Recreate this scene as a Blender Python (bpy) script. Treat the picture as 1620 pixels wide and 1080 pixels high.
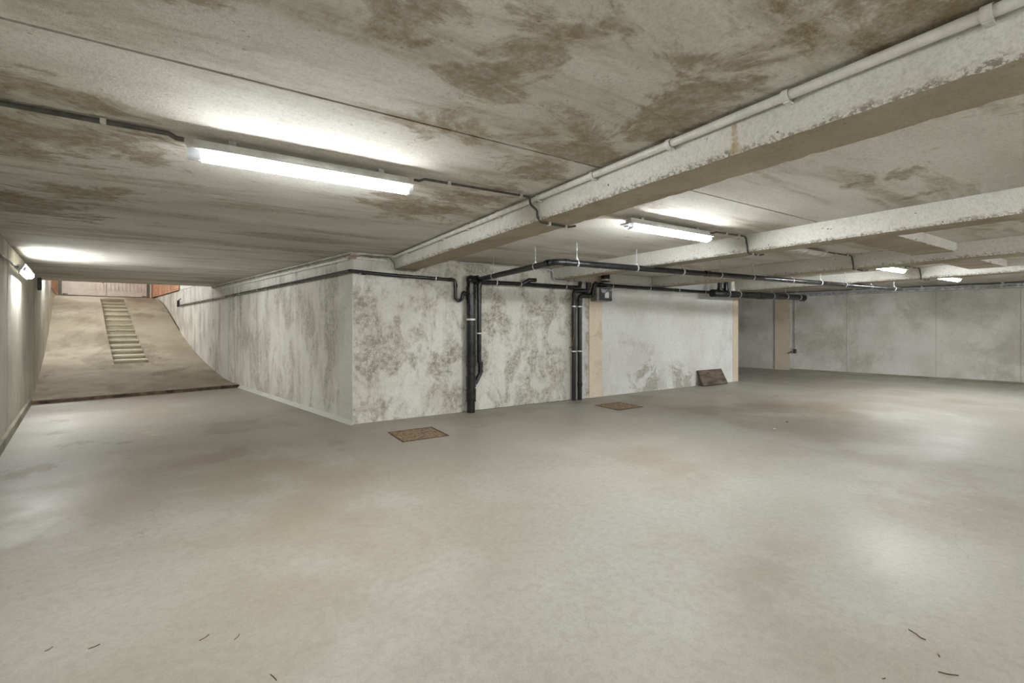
import bpy, bmesh, math, random
from mathutils import Vector, Matrix
random.seed(7)
for o in list(bpy.data.objects): bpy.data.objects.remove(o, do_unlink=True)
S = bpy.context.scene
COL = S.collection

# ------------------------------------------------------------------ camera
# world: X runs along the pipe wall, Y along the concrete beams, floor at z = 0
F_PX = 717.8
cam_d = bpy.data.cameras.new('camera'); cam = bpy.data.objects.new('camera', cam_d); COL.objects.link(cam)
cam.location = (0, 0, 1.40)
cam.rotation_euler = (math.radians(90), 0, -math.atan(452.0 / F_PX))
cam_d.sensor_width = 36.0
cam_d.lens = 36.0 * F_PX / 1620.0
cam_d.shift_y = -25.0 / 1620.0
cam_d.clip_start = 0.02
S.camera = cam
# ------------------------------------------------------------------ world, exposure
W = bpy.data.worlds.new('world'); S.world = W; W.use_nodes = True
W.node_tree.nodes['Background'].inputs[0].default_value = (0, 0, 0, 1)
W.node_tree.nodes['Background'].inputs[1].default_value = 0
S.view_settings.view_transform = 'Standard'; S.view_settings.look = 'None'
S.view_settings.gamma = 1.0; S.view_settings.use_curve_mapping = False
S.view_settings.exposure = 2.27
LAMP = 30.0          # radiance of a lit tube diffuser

# ------------------------------------------------------------------ helpers
def lin(c):
    return tuple(((v / 255.0) / 12.92 if v / 255.0 <= 0.04045 else ((v / 255.0 + 0.055) / 1.055) ** 2.4) for v in c) + (1.0,)

class NT:
    def __init__(s, name):
        s.m = bpy.data.materials.new(name); s.m.use_nodes = True
        s.t = s.m.node_tree; s.t.nodes.clear()
        s.out = s.n('ShaderNodeOutputMaterial'); s.b = s.n('ShaderNodeBsdfPrincipled')
        s.t.links.new(s.b.outputs[0], s.out.inputs[0])
        s.pos = s.n('ShaderNodeNewGeometry').outputs['Position']
    def n(s, k): return s.t.nodes.new(k)
    def l(s, a, b): s.t.links.new(a, b)
    def put(s, sock, v):
        if hasattr(v, 'is_output'): s.l(v, sock)
        else: sock.default_value = v
    def vmul(s, v, k):
        n = s.n('ShaderNodeVectorMath'); n.operation = 'MULTIPLY'; s.put(n.inputs[0], v); n.inputs[1].default_value = k
        return n.outputs[0]
    def vadd(s, v, k):
        n = s.n('ShaderNodeVectorMath'); n.operation = 'ADD'; s.put(n.inputs[0], v); s.put(n.inputs[1], k)
        return n.outputs[0]
    def noise(s, scale, detail=6, rough=.6, k=None, off=None, dist=0.0):
        v = s.pos
        if k: v = s.vmul(v, k)
        if off is not None: v = s.vadd(v, (off, off * 1.7, off * .6))
        n = s.n('ShaderNodeTexNoise'); s.l(v, n.inputs['Vector'])
        n.inputs['Scale'].default_value = scale; n.inputs['Detail'].default_value = detail
        n.inputs['Roughness'].default_value = rough; n.inputs['Distortion'].default_value = dist
        return n.outputs[0]
    def rng(s, v, lo, hi, a=0.0, b=1.0):
        n = s.n('ShaderNodeMapRange'); n.interpolation_type = 'SMOOTHSTEP'
        s.put(n.inputs[0], v); n.inputs[1].default_value = lo; n.inputs[2].default_value = hi
        n.inputs[3].default_value = a; n.inputs[4].default_value = b
        return n.outputs[0]
    def math(s, op, a, b=0.0, clamp=False):
        n = s.n('ShaderNodeMath'); n.operation = op; n.use_clamp = clamp
        s.put(n.inputs[0], a); s.put(n.inputs[1], b); return n.outputs[0]
    def mix(s, f, a, b, mode='MIX'):
        n = s.n('ShaderNodeMix'); n.data_type = 'RGBA'; n.blend_type = mode
        s.put(n.inputs[0], f); s.put(n.inputs[6], a); s.put(n.inputs[7], b); return n.outputs[2]
    def blobs(s, pts, edge, gate=True):
        """irregular stains and patches around world points (x, y, z, radius); edge = noise that frays the outline"""
        r = None
        for (x, y, z, rad) in pts:
            d = s.n('ShaderNodeVectorMath'); d.operation = 'DISTANCE'; s.l(s.pos, d.inputs[0]); d.inputs[1].default_value = (x, y, z)
            v = s.rng(s.math('MULTIPLY', d.outputs['Value'], 1.0 / rad), 0.0, 1.0, 1.0, 0.0)
            r = v if r is None else s.math('MAXIMUM', r, v)
        q = s.rng(s.math('ADD', r, s.math('MULTIPLY', s.math('SUBTRACT', edge, .5), 4.2)), .45, .95)
        return s.math('MULTIPLY', q, s.rng(r, 0.0, .2)) if gate else q
    def bump(s, h, st, dist=.01):
        n = s.n('ShaderNodeBump'); n.inputs['Strength'].default_value = st; n.inputs['Distance'].default_value = dist
        s.put(n.inputs['Height'], h); s.l(n.outputs[0], s.b.inputs['Normal'])

def concrete(name, a, b, stain, st=(.5, .7), st_amt=.8, st_scale=1.6, st_k=(1, 1, 1), grit=.5, streak=0.0,
             streak_col=(120, 112, 90), pits=.0, rough=.9, blobs=None, blob_col=(112, 96, 56), seed=0.0, bump=.35,
             blotch=.9, base_k=(1, 1, 1), blob_k=(1, 1, 1), crack=0.0, blob_amt=.75, edge=None, free_blobs=False):
    t = NT(name)
    base = t.mix(t.rng(t.noise(blotch, 5, .6, k=base_k, off=seed), .35, .65), lin(a), lin(b))
    fine = t.noise(85, 3, .7, off=seed + 3)
    mid = t.noise(17, 6, .75, off=seed + 8)
    sm = t.rng(t.noise(st_scale, 9, .68, k=st_k, off=seed + 5, dist=.4), st[0], st[1])
    gr = t.rng(t.math('ADD', t.math('MULTIPLY', fine, .5), t.math('MULTIPLY', mid, .5)), .42, .58)
    sf = t.math('MULTIPLY', sm, t.math('ADD', t.math('MULTIPLY', gr, grit), 1.0 - grit))
    c = t.mix(t.math('MULTIPLY', sf, st_amt), base, lin(stain))
    if streak:
        sv = t.rng(t.noise(2.6, 5, .6, k=(1.6, 1.6, .12), off=seed + 11), .52, .75)
        sv = t.math('MULTIPLY', sv, t.rng(mid, .35, .62))
        c = t.mix(t.math('MULTIPLY', sv, streak), c, lin(streak_col))
    if blobs:
        bl = t.blobs(blobs, t.noise(2.6, 9, .72, k=blob_k, off=seed + 21, dist=.6), gate=not free_blobs)
        bl = t.math('MULTIPLY', bl, t.rng(t.math('ADD', mid, t.math('MULTIPLY', fine, .25)), .42, .78, .45, 1.0))
        c = t.mix(t.math('MULTIPLY', bl, blob_amt), c, lin(blob_col))
    # sandy speckle
    c = t.mix(t.rng(t.noise(34, 4, .75, off=seed + 41), .34, .54, .14, 0.0), c, lin((104, 98, 84)))
    c = t.mix(t.rng(fine, .34, .56, .16, 0.0), c, lin((80, 74, 62)))
    if pits:
        v = t.n('ShaderNodeTexVoronoi'); v.inputs['Scale'].default_value = 17; t.l(t.pos, v.inputs['Vector'])
        keep = t.math('GREATER_THAN', t.noise(9.0, 2, .5, off=seed + 31), .56)
        pf = t.math('MULTIPLY', t.rng(v.outputs['Distance'], .08, .15, 1.0, 0.0), keep)
        c = t.mix(t.math('MULTIPLY', pf, pits), c, lin((72, 66, 54)))
    if edge:      # honeycombed, broken strip just above a lower edge at height edge
        sx = t.n('ShaderNodeSeparateXYZ'); t.l(t.pos, sx.inputs[0])
        ez = t.rng(t.math('ADD', sx.outputs[2], t.math('MULTIPLY', t.math('SUBTRACT', t.noise(14, 6, .75, off=seed + 44), .5), .14)), edge, edge + .035, 1.0, 0.0)
        ez = t.math('MULTIPLY', ez, t.rng(t.noise(48, 4, .7, off=seed + 47), .44, .56))
        c = t.mix(t.math('MULTIPLY', ez, .75), c, lin((112, 104, 88)))
    if crack:
        v = t.n('ShaderNodeTexVoronoi'); v.feature = 'DISTANCE_TO_EDGE'; v.inputs['Scale'].default_value = .33
        wob = t.n('ShaderNodeTexNoise'); wob.inputs['Scale'].default_value = 3.0; wob.inputs['Detail'].default_value = 6; t.l(t.pos, wob.inputs['Vector'])
        t.l(t.vadd(t.pos, t.vmul(wob.outputs['Color'], (.35, .35, .35))), v.inputs['Vector'])
        cf = t.math('MULTIPLY', t.rng(v.outputs['Distance'], .0, .0012, 1.0, 0.0), t.rng(t.noise(.5, 2, .5, off=55), .55, .62))
        c = t.mix(t.math('MULTIPLY', cf, crack), c, lin((110, 102, 88)))
    t.l(c, t.b.inputs['Base Color']); t.b.inputs['Roughness'].default_value = rough
    t.b.inputs['Specular IOR Level'].default_value = .3
    t.bump(t.math('ADD', t.math('MULTIPLY', mid, .7), t.math('MULTIPLY', fine, .3)), bump, .012)
    return t.m

def plain(name, col, rough=.5, metal=0.0, var=.12, vscale=14, spec=.5, bump=0.0, k=None):
    t = NT(name)
    f = t.rng(t.noise(vscale, 5, .65, k=k), .35, .65)
    dark = tuple(int(v * (1 - var * 2.2)) for v in col)
    t.l(t.mix(f, lin(col), lin(dark)), t.b.inputs['Base Color'])
    t.b.inputs['Metallic'].default_value = metal
    t.l(t.rng(t.noise(vscale * .6, 4, .6, off=4), .3, .7, max(rough - .1, .02), min(rough + .12, 1)), t.b.inputs['Roughness'])
    t.b.inputs['Specular IOR Level'].default_value = spec
    if bump: t.bump(t.noise(vscale * 4, 4, .7), bump, .005)
    return t.m

M = {}
M['ceiling'] = concrete('stained_slab_concrete', (214, 211, 203), (192, 188, 178), (136, 124, 94), st=(.48, .62), st_amt=.7,
    st_scale=1.1, st_k=(.45, 2.2, 1), grit=.6, pits=.4, seed=2.0, blotch=.7, base_k=(.5, 1.6, 1), blob_k=(.9, 1.3, 1), blob_col=(120, 102, 62), free_blobs=True,
    blobs=[(1.7, 2.0, 2.44, .85), (1.8, 2.5, 2.44, .6), (1.86, 1.6, 2.44, .75), (1.8, 1.15, 2.44, .65), (1.62, .8, 2.44, .55),
           (2.05, .6, 2.44, .45), (-.75, 2.85, 2.44, .65), (-1.0, 3.7, 2.44, .8), (-.55, 3.5, 2.44, .65), (.95, 1.7, 2.44, .42),
           (1.03, 1.36, 2.44, .42), (.95, 2.15, 2.44, .5), (.5, 1.45, 2.44, .36), (1.75, 3.3, 2.44, .8), (1.5, 3.9, 2.44, .9),
           (-.9, 4.8, 2.44, .9), (-1.5, 5.6, 2.44, 1.1), (-.2, 1.75, 2.44, .5), (6.4, .9, 2.44, 1.5), (3.9, 1.3, 2.44, .5)])
M['block'] = concrete('mottled_wall_concrete', (228, 226, 219), (212, 209, 199), (120, 109, 84), st=(.435, .585), st_amt=.85,
    st_scale=1.9, st_k=(1.25, 1.25, .8), grit=.85, streak=.5, seed=9.0, pits=.2)
M['block_pale'] = concrete('pale_wall_concrete', (226, 227, 225), (212, 212, 207), (156, 151, 134), st=(.52, .68), st_amt=.6,
    st_scale=.9, grit=.6, streak=.15, seed=14.0, pits=.15, blobs=[(7.6, 6.66, .15, .8), (8.6, 6.66, .1, .7), (9.0, 6.66, .1, .6)], blob_col=(140, 134, 118))
M['rampwall'] = concrete('streaked_wall_concrete', (224, 221, 213), (206, 202, 192), (130, 124, 106), st=(.45, .60), st_amt=.7,
    st_scale=1.7, st_k=(1.4, 1.4, .6), grit=.8, streak=.6, streak_col=(112, 106, 88), seed=23.0, pits=.2)
M['leftwall'] = concrete('left_wall_concrete', (206, 203, 190), (186, 182, 168), (128, 124, 100), st=(.49, .65), st_amt=.6,
    st_scale=1.1, st_k=(1.4, 1.4, .35), grit=.5, streak=.6, seed=31.0)
M['farwall'] = concrete('far_wall_concrete', (228, 227, 222), (208, 205, 197), (158, 151, 136), st=(.48, .64), st_amt=.6,
    st_scale=.8, st_k=(1, 1, .9), grit=.45, streak=.3, streak_col=(232, 230, 224), seed=40.0)
M['beam'] = concrete('beam_concrete', (230, 229, 224), (214, 212, 204), (160, 153, 136), st=(.54, .70), st_amt=.55,
    st_scale=1.3, grit=.6, pits=.9, seed=52.0, streak=.15, edge=2.247, blobs=[(2.11, 1.30, 2.375, .030), (2.11, 1.302, 2.345, .034), (2.11, 1.298, 2.315, .032), (2.11, 1.30, 2.285, .036), (2.11, 1.303, 2.258, .045)], blob_col=(172, 134, 70))
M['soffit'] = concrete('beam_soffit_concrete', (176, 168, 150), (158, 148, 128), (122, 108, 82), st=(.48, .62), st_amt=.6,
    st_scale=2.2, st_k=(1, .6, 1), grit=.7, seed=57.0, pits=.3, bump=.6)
M['warm'] = concrete('warm_column_concrete', (226, 214, 192), (212, 199, 176), (150, 130, 98), st=(.53, .7), st_amt=.5,
    st_scale=2.0, grit=.7, pits=.5, seed=61.0)
M['corner'] = concrete('smooth_corner_concrete', (216, 214, 207), (202, 199, 191), (150, 144, 128), st=(.55, .7), st_amt=.5,
    st_scale=1.5, grit=.6, pits=.5, seed=66.0)
M['ramp'] = concrete('ramp_concrete', (188, 178, 160), (168, 157, 137), (108, 97, 79), st=(.46, .62), st_amt=.65,
    st_scale=.6, st_k=(1.3, .8, 1), grit=.45, seed=71.0, bump=.6)
M['step'] = concrete('step_concrete', (222, 216, 198), (204, 197, 176), (140, 127, 100), st=(.54, .7), st_amt=.6,
    st_scale=1.2, grit=.6, seed=76.0)
M['mortar'] = concrete('mortar', (212, 208, 197), (186, 180, 166), (126, 118, 100), st=(.45, .6), st_amt=.7, st_scale=7, grit=.6, seed=81.0, bump=.9)
M['plinth'] = concrete('plinth_concrete', (168, 165, 148), (146, 142, 124), (106, 102, 82), seed=86.0)
M['white_render'] = concrete('white_render', (234, 232, 225), (222, 218, 208), (178, 171, 157), st=(.57, .75), st_amt=.4, seed=91.0)
M['black'] = plain('black_plastic', (26, 27, 28), .28, var=.08, vscale=3, spec=.55)
M['black_old'] = plain('worn_black_plastic', (32, 32, 33), .36, var=.1, vscale=3, spec=.5)
M['white'] = plain('white_plastic', (226, 225, 218), .4, var=.04)
M['ivory'] = plain('ivory_plastic', (205, 202, 190), .45, var=.06)
M['grey'] = plain('grey_plastic', (128, 127, 122), .5, var=.1)
M['dgrey'] = plain('dark_grey_plastic', (84, 83, 78), .5, var=.12)
M['strip'] = plain('pale_grey_metal', (206, 210, 214), .35, var=.04)
M['galv'] = plain('galvanised_steel', (214, 217, 220), .4, metal=.1, var=.12)
M['clip'] = plain('zinc_clamp', (222, 222, 218), .4, metal=.2, var=.05)
M['rust'] = plain('rusty_steel', (118, 88, 60), .75, metal=.25, var=.25, vscale=9, bump=.4)
M['rust_plate'] = plain('rusted_chequer_steel', (186, 158, 124), .7, metal=.0, var=.2, vscale=22, bump=.3)
M['rust_low'] = plain('rusted_cover_ground', (148, 124, 98), .8, metal=.0, var=.2, vscale=22)
M['threshold'] = plain('weathered_brown_edge', (108, 88, 66), .85, var=.25, vscale=6, bump=.5)
M['board'] = plain('brown_board', (112, 98, 84), .75, var=.18, vscale=5, k=(.6, 1, 3), bump=.2)
M['board_edge'] = plain('board_edge', (70, 58, 46), .8, var=.2)
M['brick'] = plain('orange_brick', (208, 156, 120), .85, var=.10, vscale=3)
M['brick_mortar'] = plain('brick_mortar', (196, 182, 162), .9, var=.1)
M['door'] = plain('white_painted_board', (224, 216, 204), .5, var=.04, vscale=3)
M['door_dark'] = plain('grey_door_steel', (116, 114, 108), .5, var=.1)
M['gloss_black'] = plain('glossy_black', (16, 16, 17), .3, var=.2)
M['housing_grey'] = plain('grey_cast_housing', (150, 148, 140), .45, var=.08)
M['plain_white'] = plain('even_white', (236, 236, 232), .4, var=.02)
M['twig'] = plain('dry_twig', (116, 84, 46), .85, var=.2)
M['leaf'] = plain('dry_leaf', (96, 90, 74), .85, var=.2)
M['lamp_body'] = plain('pale_lamp_body', (206, 206, 200), .45, var=.04)
M['copper'] = plain('rust_streaked_cable', (134, 82, 50), .6, var=.2)
M['pink'] = plain('faded_pink_plastic', (168, 140, 128), .5, var=.06)

def floor_mat():
    t = NT('power_floated_floor')
    base = t.mix(t.rng(t.noise(.30, 4, .55, off=3), .38, .62), lin((168, 165, 156)), lin((158, 152, 139)))
    base = t.mix(t.math('MULTIPLY', t.rng(t.noise(.5, 5, .58, k=(1, 1.4, 1), off=12), .46, .66), .55), base, lin((138, 127, 107)))
    base = t.mix(t.math('MULTIPLY', t.rng(t.noise(1.1, 6, .6, k=(1.3, .8, 1), off=17), .50, .70), .4), base, lin((178, 177, 171)))
    base = t.mix(t.math('MULTIPLY', t.rng(t.noise(22, 6, .78, off=6), .42, .62), .22), base, lin((122, 114, 98)))
    base = t.mix(t.math('MULTIPLY', t.rng(t.noise(95, 3, .7, off=7), .45, .60), .16), base, lin((120, 112, 96)))
    # old repairs and marks with outlines of their own, plus a painted sheen
    e = t.noise(3.5, 6, .7, off=9)
    d = t.blobs([(-1.04, 7.08, 0, .19), (-1.18, 7.14, 0, .13)], e)
    base = t.mix(t.math('MULTIPLY', d, .55), base, lin((112, 108, 98)))
    y = t.blobs([(-.95, 7.85, 0, .16), (-.86, 7.6, 0, .16), (-.78, 7.35, 0, .14)], e)
    base = t.mix(t.math('MULTIPLY', y, .4), base, lin((206, 184, 130)))
    w = t.blobs([(4.2, 6.3, 0, .55), (3.3, 6.25, 0, .5), (6.9, 6.2, 0, .5), (5.4, 6.3, 0, .4)], t.noise(1.6, 8, .7, off=19))
    base = t.mix(t.math('MULTIPLY', w, .45), base, lin((128, 122, 108)))
    g = t.blobs([(-1.6, 6.2, 0, .45), (-1.5, 7.3, 0, .4), (-1.9, 8.2, 0, .3), (-2.1, 9.2, 0, .3)], t.noise(4.5, 8, .72, k=(1.6, .7, 1), off=29))
    base = t.mix(t.math('MULTIPLY', g, .5), base, lin((126, 112, 84)))
    z = t.blobs([(.4, 7.4, 0, 1.3), (.0, 6.0, 0, 1.0), (1.2, 5.9, 0, .9), (7.6, 4.2, 0, 1.2), (8.6, 3.6, 0, 1.0), (6.6, 4.6, 0, .8)], t.noise(.9, 6, .6, off=71))
    base = t.mix(t.math('MULTIPLY', z, .5), base, lin((128, 116, 96)))
    z = t.blobs([(6.3, 2.3, 0, .7), (7.0, 2.0, 0, .7), (8.8, 2.9, 0, .9)], t.noise(1.4, 7, .65, off=77))
    base = t.mix(t.math('MULTIPLY', z, .22), base, lin((184, 183, 180)))  # pale lamp sheen painted into the floor colour
    v = t.n('ShaderNodeTexVoronoi'); v.feature = 'DISTANCE_TO_EDGE'; v.inputs['Scale'].default_value = .42
    wob = t.n('ShaderNodeTexNoise'); wob.inputs['Scale'].default_value = 2.6; wob.inputs['Detail'].default_value = 7; t.l(t.pos, wob.inputs['Vector'])
    t.l(t.vadd(t.pos, t.vmul(wob.outputs['Color'], (.6, .6, .0))), v.inputs['Vector'])
    cf = t.math('MULTIPLY', t.rng(v.outputs['Distance'], 0, .0011, 1, 0), t.rng(t.noise(.45, 3, .5, off=51), .50, .60))
    base = t.mix(t.math('MULTIPLY', cf, .6), base, lin((120, 112, 98)))
    sp = t.math('GREATER_THAN', t.noise(45, 2, .5, off=61), .765)
    base = t.mix(t.math('MULTIPLY', sp, .5), base, lin((92, 84, 66)))
    t.l(base, t.b.inputs['Base Color'])
    r = t.rng(t.noise(.5, 6, .6, off=33), .38, .62, .40, .58)
    t.l(r, t.b.inputs['Roughness']); t.b.inputs['Specular IOR Level'].default_value = .5
    t.bump(t.math('ADD', t.noise(2.2, 6, .6, off=37), t.math('MULTIPLY', t.noise(40, 3, .6), .12)), .10, .02)
    return t.m
M['floor'] = floor_mat()

def emit_mat(name, col, s):
    t = NT(name)
    t.b.inputs['Base Color'].default_value = (.85, .86, .86, 1); t.b.inputs['Roughness'].default_value = .35
    t.b.inputs['Emission Color'].default_value = col
    t.b.inputs['Emission Strength'].default_value = s
    return t.m
M['lit'] = emit_mat('lit_tube_diffuser', (.96, .985, 1.0, 1), LAMP)
M['unlit'] = plain('opal_diffuser', (222, 220, 210), .3, var=.03)
def cap_mat():
    t = NT('clear_end_cap')
    t.b.inputs['Base Color'].default_value = lin((214, 218, 222)); t.b.inputs['Roughness'].default_value = .25
    t.b.inputs['Transmission Weight'].default_value = .35
    return t.m
M['cap'] = cap_mat()

def link(name, bm, mat, parent=None, smooth=False):
    me = bpy.data.meshes.new(name)
    bmesh.ops.recalc_face_normals(bm, faces=bm.faces)
    bm.to_mesh(me); bm.free()
    if mat is not None: me.materials.append(M[mat] if isinstance(mat, str) else mat)
    if smooth:
        for p in me.polygons: p.use_smooth = True
        try: me.set_sharp_from_angle(angle=math.radians(40))
        except Exception: pass
    o = bpy.data.objects.new(name, me); COL.objects.link(o)
    if parent is not None:
        o.parent = parent; o.matrix_parent_inverse = parent.matrix_world.inverted()
    return o
def empty(name, loc=(0, 0, 0)):
    o = bpy.data.objects.new(name, None); COL.objects.link(o); o.location = loc; o.empty_display_size = .1
    o.matrix_world = Matrix.Translation(loc)
    return o
def thing(name, label, cat, group=None, loc=(0, 0, 0)):
    o = empty(name, loc); tag(o, label, cat, group); return o
def tag(o, label, cat, group=None):
    o['label'] = label; o['category'] = cat
    if group: o['group'] = group
    return o
def struct(name, loc=(0, 0, 0)):
    o = empty(name, loc); o['kind'] = 'structure'; return o
def NB(): return bmesh.new()
def box(bm, lo, hi, mtx=None):
    vs = [bm.verts.new((x, y, z)) for x in (lo[0], hi[0]) for y in (lo[1], hi[1]) for z in (lo[2], hi[2])]
    for f in ((0, 1, 3, 2), (4, 6, 7, 5), (0, 4, 5, 1), (2, 3, 7, 6), (0, 2, 6, 4), (1, 5, 7, 3)): bm.faces.new([vs[i] for i in f])
    if mtx is not None: bmesh.ops.transform(bm, matrix=mtx, verts=vs)
    return vs
def bevel(bm, w, seg=2):
    bmesh.ops.bevel(bm, geom=list(bm.edges), offset=w, segments=seg, affect='EDGES', profile=.5)
def prism(bm, poly, z0, z1):
    a = [bm.verts.new((p[0], p[1], z0)) for p in poly]; b = [bm.verts.new((p[0], p[1], z1)) for p in poly]
    n = len(poly); bm.faces.new(a); bm.faces.new(b[::-1])
    for i in range(n): bm.faces.new((a[i], a[(i + 1) % n], b[(i + 1) % n], b[i]))
def frame_of(d):
    d = d.normalized(); u = Vector((0, 0, 1)) if abs(d.z) < .9 else Vector((1, 0, 0))
    a = d.cross(u).normalized(); b = a.cross(d).normalized(); return a, b
def fillet(pts, r, n=6):
    P = [Vector(p) for p in pts]; out = [P[0]]
    for i in range(1, len(P) - 1):
        a = (P[i - 1] - P[i]); b = (P[i + 1] - P[i]); la, lb = a.length, b.length
        a.normalize(); b.normalize(); ang = a.angle(b)
        if ang > 3.1 or r <= 0: out.append(P[i]); continue
        t = min(r / math.tan(ang / 2), la * .49, lb * .49)
        for k in range(n + 1):
            w = k / n
            out.append((P[i] + a * t) * (1 - w) ** 2 + P[i] * 2 * w * (1 - w) + (P[i] + b * t) * w ** 2)
    out.append(P[-1]); return out
def sweep(bm, pts, r, seg=14, cap=True):
    P = [Vector(p) for p in pts]; rings = []; a = None
    for i, p in enumerate(P):
        d = (P[min(i + 1, len(P) - 1)] - P[max(i - 1, 0)]).normalized()
        if a is None: a, b = frame_of(d)
        else:
            a = (a - d * a.dot(d)).normalized(); b = d.cross(a)
        b = d.cross(a)
        rings.append([bm.verts.new(p + (a * math.cos(2 * math.pi * k / seg) + b * math.sin(2 * math.pi * k / seg)) * r) for k in range(seg)])
    for i in range(len(rings) - 1):
        for k in range(seg):
            bm.faces.new((rings[i][k], rings[i][(k + 1) % seg], rings[i + 1][(k + 1) % seg], rings[i + 1][k]))
    if cap: bm.faces.new(rings[0][::-1]); bm.faces.new(rings[-1])
def tube(name, pts, r, mat, parent, bend=0.0, seg=14):
    bm = NB(); sweep(bm, fillet(pts, bend) if bend else pts, r, seg); return link(name, bm, mat, parent, True)
def ring(name, p, d, r, w, mat, parent, seg=18, lip=0.0):
    """a collar of outer radius r and width w around point p along direction d"""
    d = Vector(d).normalized(); p = Vector(p); bm = NB(); a, b = frame_of(d); prof = [(-w / 2, r * .93), (-w / 2, r), (w / 2, r), (w / 2, r * .93)]
    if lip: prof = [(-w / 2, r * .93), (-w / 2, r), (-w / 2 + lip, r), (-w / 2 + lip, r * .965), (w / 2 - lip, r * .965), (w / 2 - lip, r), (w / 2, r), (w / 2, r * .93)]
    rs = [[bm.verts.new(p + d * t + (a * math.cos(2 * math.pi * k / seg) + b * math.sin(2 * math.pi * k / seg)) * q) for k in range(seg)] for t, q in prof]
    for i in range(len(rs) - 1):
        for k in range(seg): bm.faces.new((rs[i][k], rs[i][(k + 1) % seg], rs[i + 1][(k + 1) % seg], rs[i + 1][k]))
    return link(name, bm, mat, parent, True)
def clamp(p, d, r, parent, foot=None, mat='clip', w=.018):
    """pipe clamp: a band with a bolted ear, plus a stud towards foot"""
    d = Vector(d).normalized(); p = Vector(p)
    o = ring('clamp', p, d, r + .006, w, mat, parent)
    if foot is not None:
        bm = NB(); q = Vector(foot); n = (q - p).normalized()
        sweep(bm, [p + n * (r - .002), q], .0055, 8)
        s = link('clamp_stud', bm, mat, o, True)
    return o

# ------------------------------------------------------------------ plan of the garage
CEIL = 2.44; BEAM_Z = 2.245; YW = 6.66
AR, AL, AF = math.radians(13.2), math.radians(11.4), math.radians(12.2)
dR = Vector((-math.sin(AR), math.cos(AR))); dL = Vector((-math.sin(AL), math.cos(AL))); dF = Vector((-math.sin(AF), math.cos(AF)))
PR = Vector((1.523, 6.66)); PL = Vector((-2.15, 7.36)); PF = Vector((16.1, 2.65))
def on(P, d, y): return P + d * ((y - P.y) / d.y)
def LW(y): return on(PL, dL, y)
def RW(y): return on(PR, dR, y)
def FW(y): return on(PF, dF, y)
AM = math.radians(12.3); mD = Vector((-math.sin(AM), math.cos(AM))); mX = Vector((math.cos(AM), math.sin(AM)))
LIP = Vector((-2.94, 11.34))
def wall_at(P, d, t):      # point of a wall line where the ramp coordinate is t
    return P + d * ((t - (P - LIP).dot(mD)) / d.dot(mD))
BACK = -4.0; CE = 14.5; END_T = 12.7; TOP = 5.2
END_Y = 25.0

# floor
bm = NB()
ra, rb = wall_at(PL, dL, .02), wall_at(PR, dR, .02)
prism(bm, [LW(BACK), (FW(BACK).x, BACK), FW(12.0), (10.95, 12.0), (10.95, YW), (PR.x, YW), rb, ra], -.12, 0.0)
fl = link('floor', bm, 'floor'); fl['kind'] = 'structure'

# ceiling: precast slabs between the beams, each its own piece
ceil = struct('ceiling', (0, 0, CEIL))
seams = [BACK, -.22, 2.22, 4.68, 6.95, 9.4, 11.9, CE]
gap = {-.22: .007, 2.22: .009, 4.68: .003, 6.95: .003, 9.4: .004, 11.9: .004}
def slab(poly):
    bm = NB(); prism(bm, poly, CEIL, CEIL + .18); link('slab', bm, 'ceiling', ceil)
for i in range(len(seams) - 1):
    y0 = seams[i] + gap.get(seams[i], 0); y1 = seams[i + 1] - gap.get(seams[i + 1], 0)
    if y1 < YW: slab([LW(y0), (2.105, y0), (2.105, y1), LW(y1)])
    elif y0 < YW: slab([LW(y0), (2.105, y0), (2.105, YW + .1), (PR.x - .02, YW + .1), RW(y1), LW(y1)])
    else: slab([LW(y0), RW(y0), RW(y1), LW(y1)])
BAYS = [(2.475, 5.045), (5.365, 7.755), (8.235, 10.455), (10.885, None)]
for (x0, x1) in BAYS:
    ys = [BACK, -.22, 2.22, 4.68, 6.75] if x1 else [BACK, -.22, 2.22, 4.68, 7.1, 9.5, 12.0]
    for j in range(len(ys) - 1):
        y0 = ys[j] + gap.get(ys[j], .004); y1 = ys[j + 1] - gap.get(ys[j + 1], .004)
        if x1: slab([(x0, y0), (x1, y0), (x1, y1), (x0, y1)])
        else: slab([(x0, y0), FW(y0), FW(y1), (x0, y1)])
# high soffit over the upper ramp
bm = NB(); prism(bm, [LW(CE), RW(CE), RW(END_Y + .6), LW(END_Y + .6)], TOP, TOP + .15); link('slab', bm, 'ceiling', ceil)
bm = NB(); prism(bm, [LW(CE - .01), RW(CE - .01), RW(CE - .16), LW(CE - .16)], CEIL + .185, TOP); link('upstand', bm, 'white_render', ceil)

def seg_wall(parent, p0, p1, z0, z1, n, th, mat, name='panel', proud=0.0):
    """a wall panel from p0 to p1; n is the outward plan direction behind the face"""
    bm = NB(); n = Vector(n); a = Vector(p0) - n * proud; b = Vector(p1) - n * proud
    prism(bm, [a, b, b + n * (th + proud), a + n * (th + proud)], z0, z1)
    return link(name, bm, mat, parent)
nL = Vector((-dL.y, dL.x)); nR = Vector((dR.y, -dR.x)); nF = Vector((dF.y, -dF.x))
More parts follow.
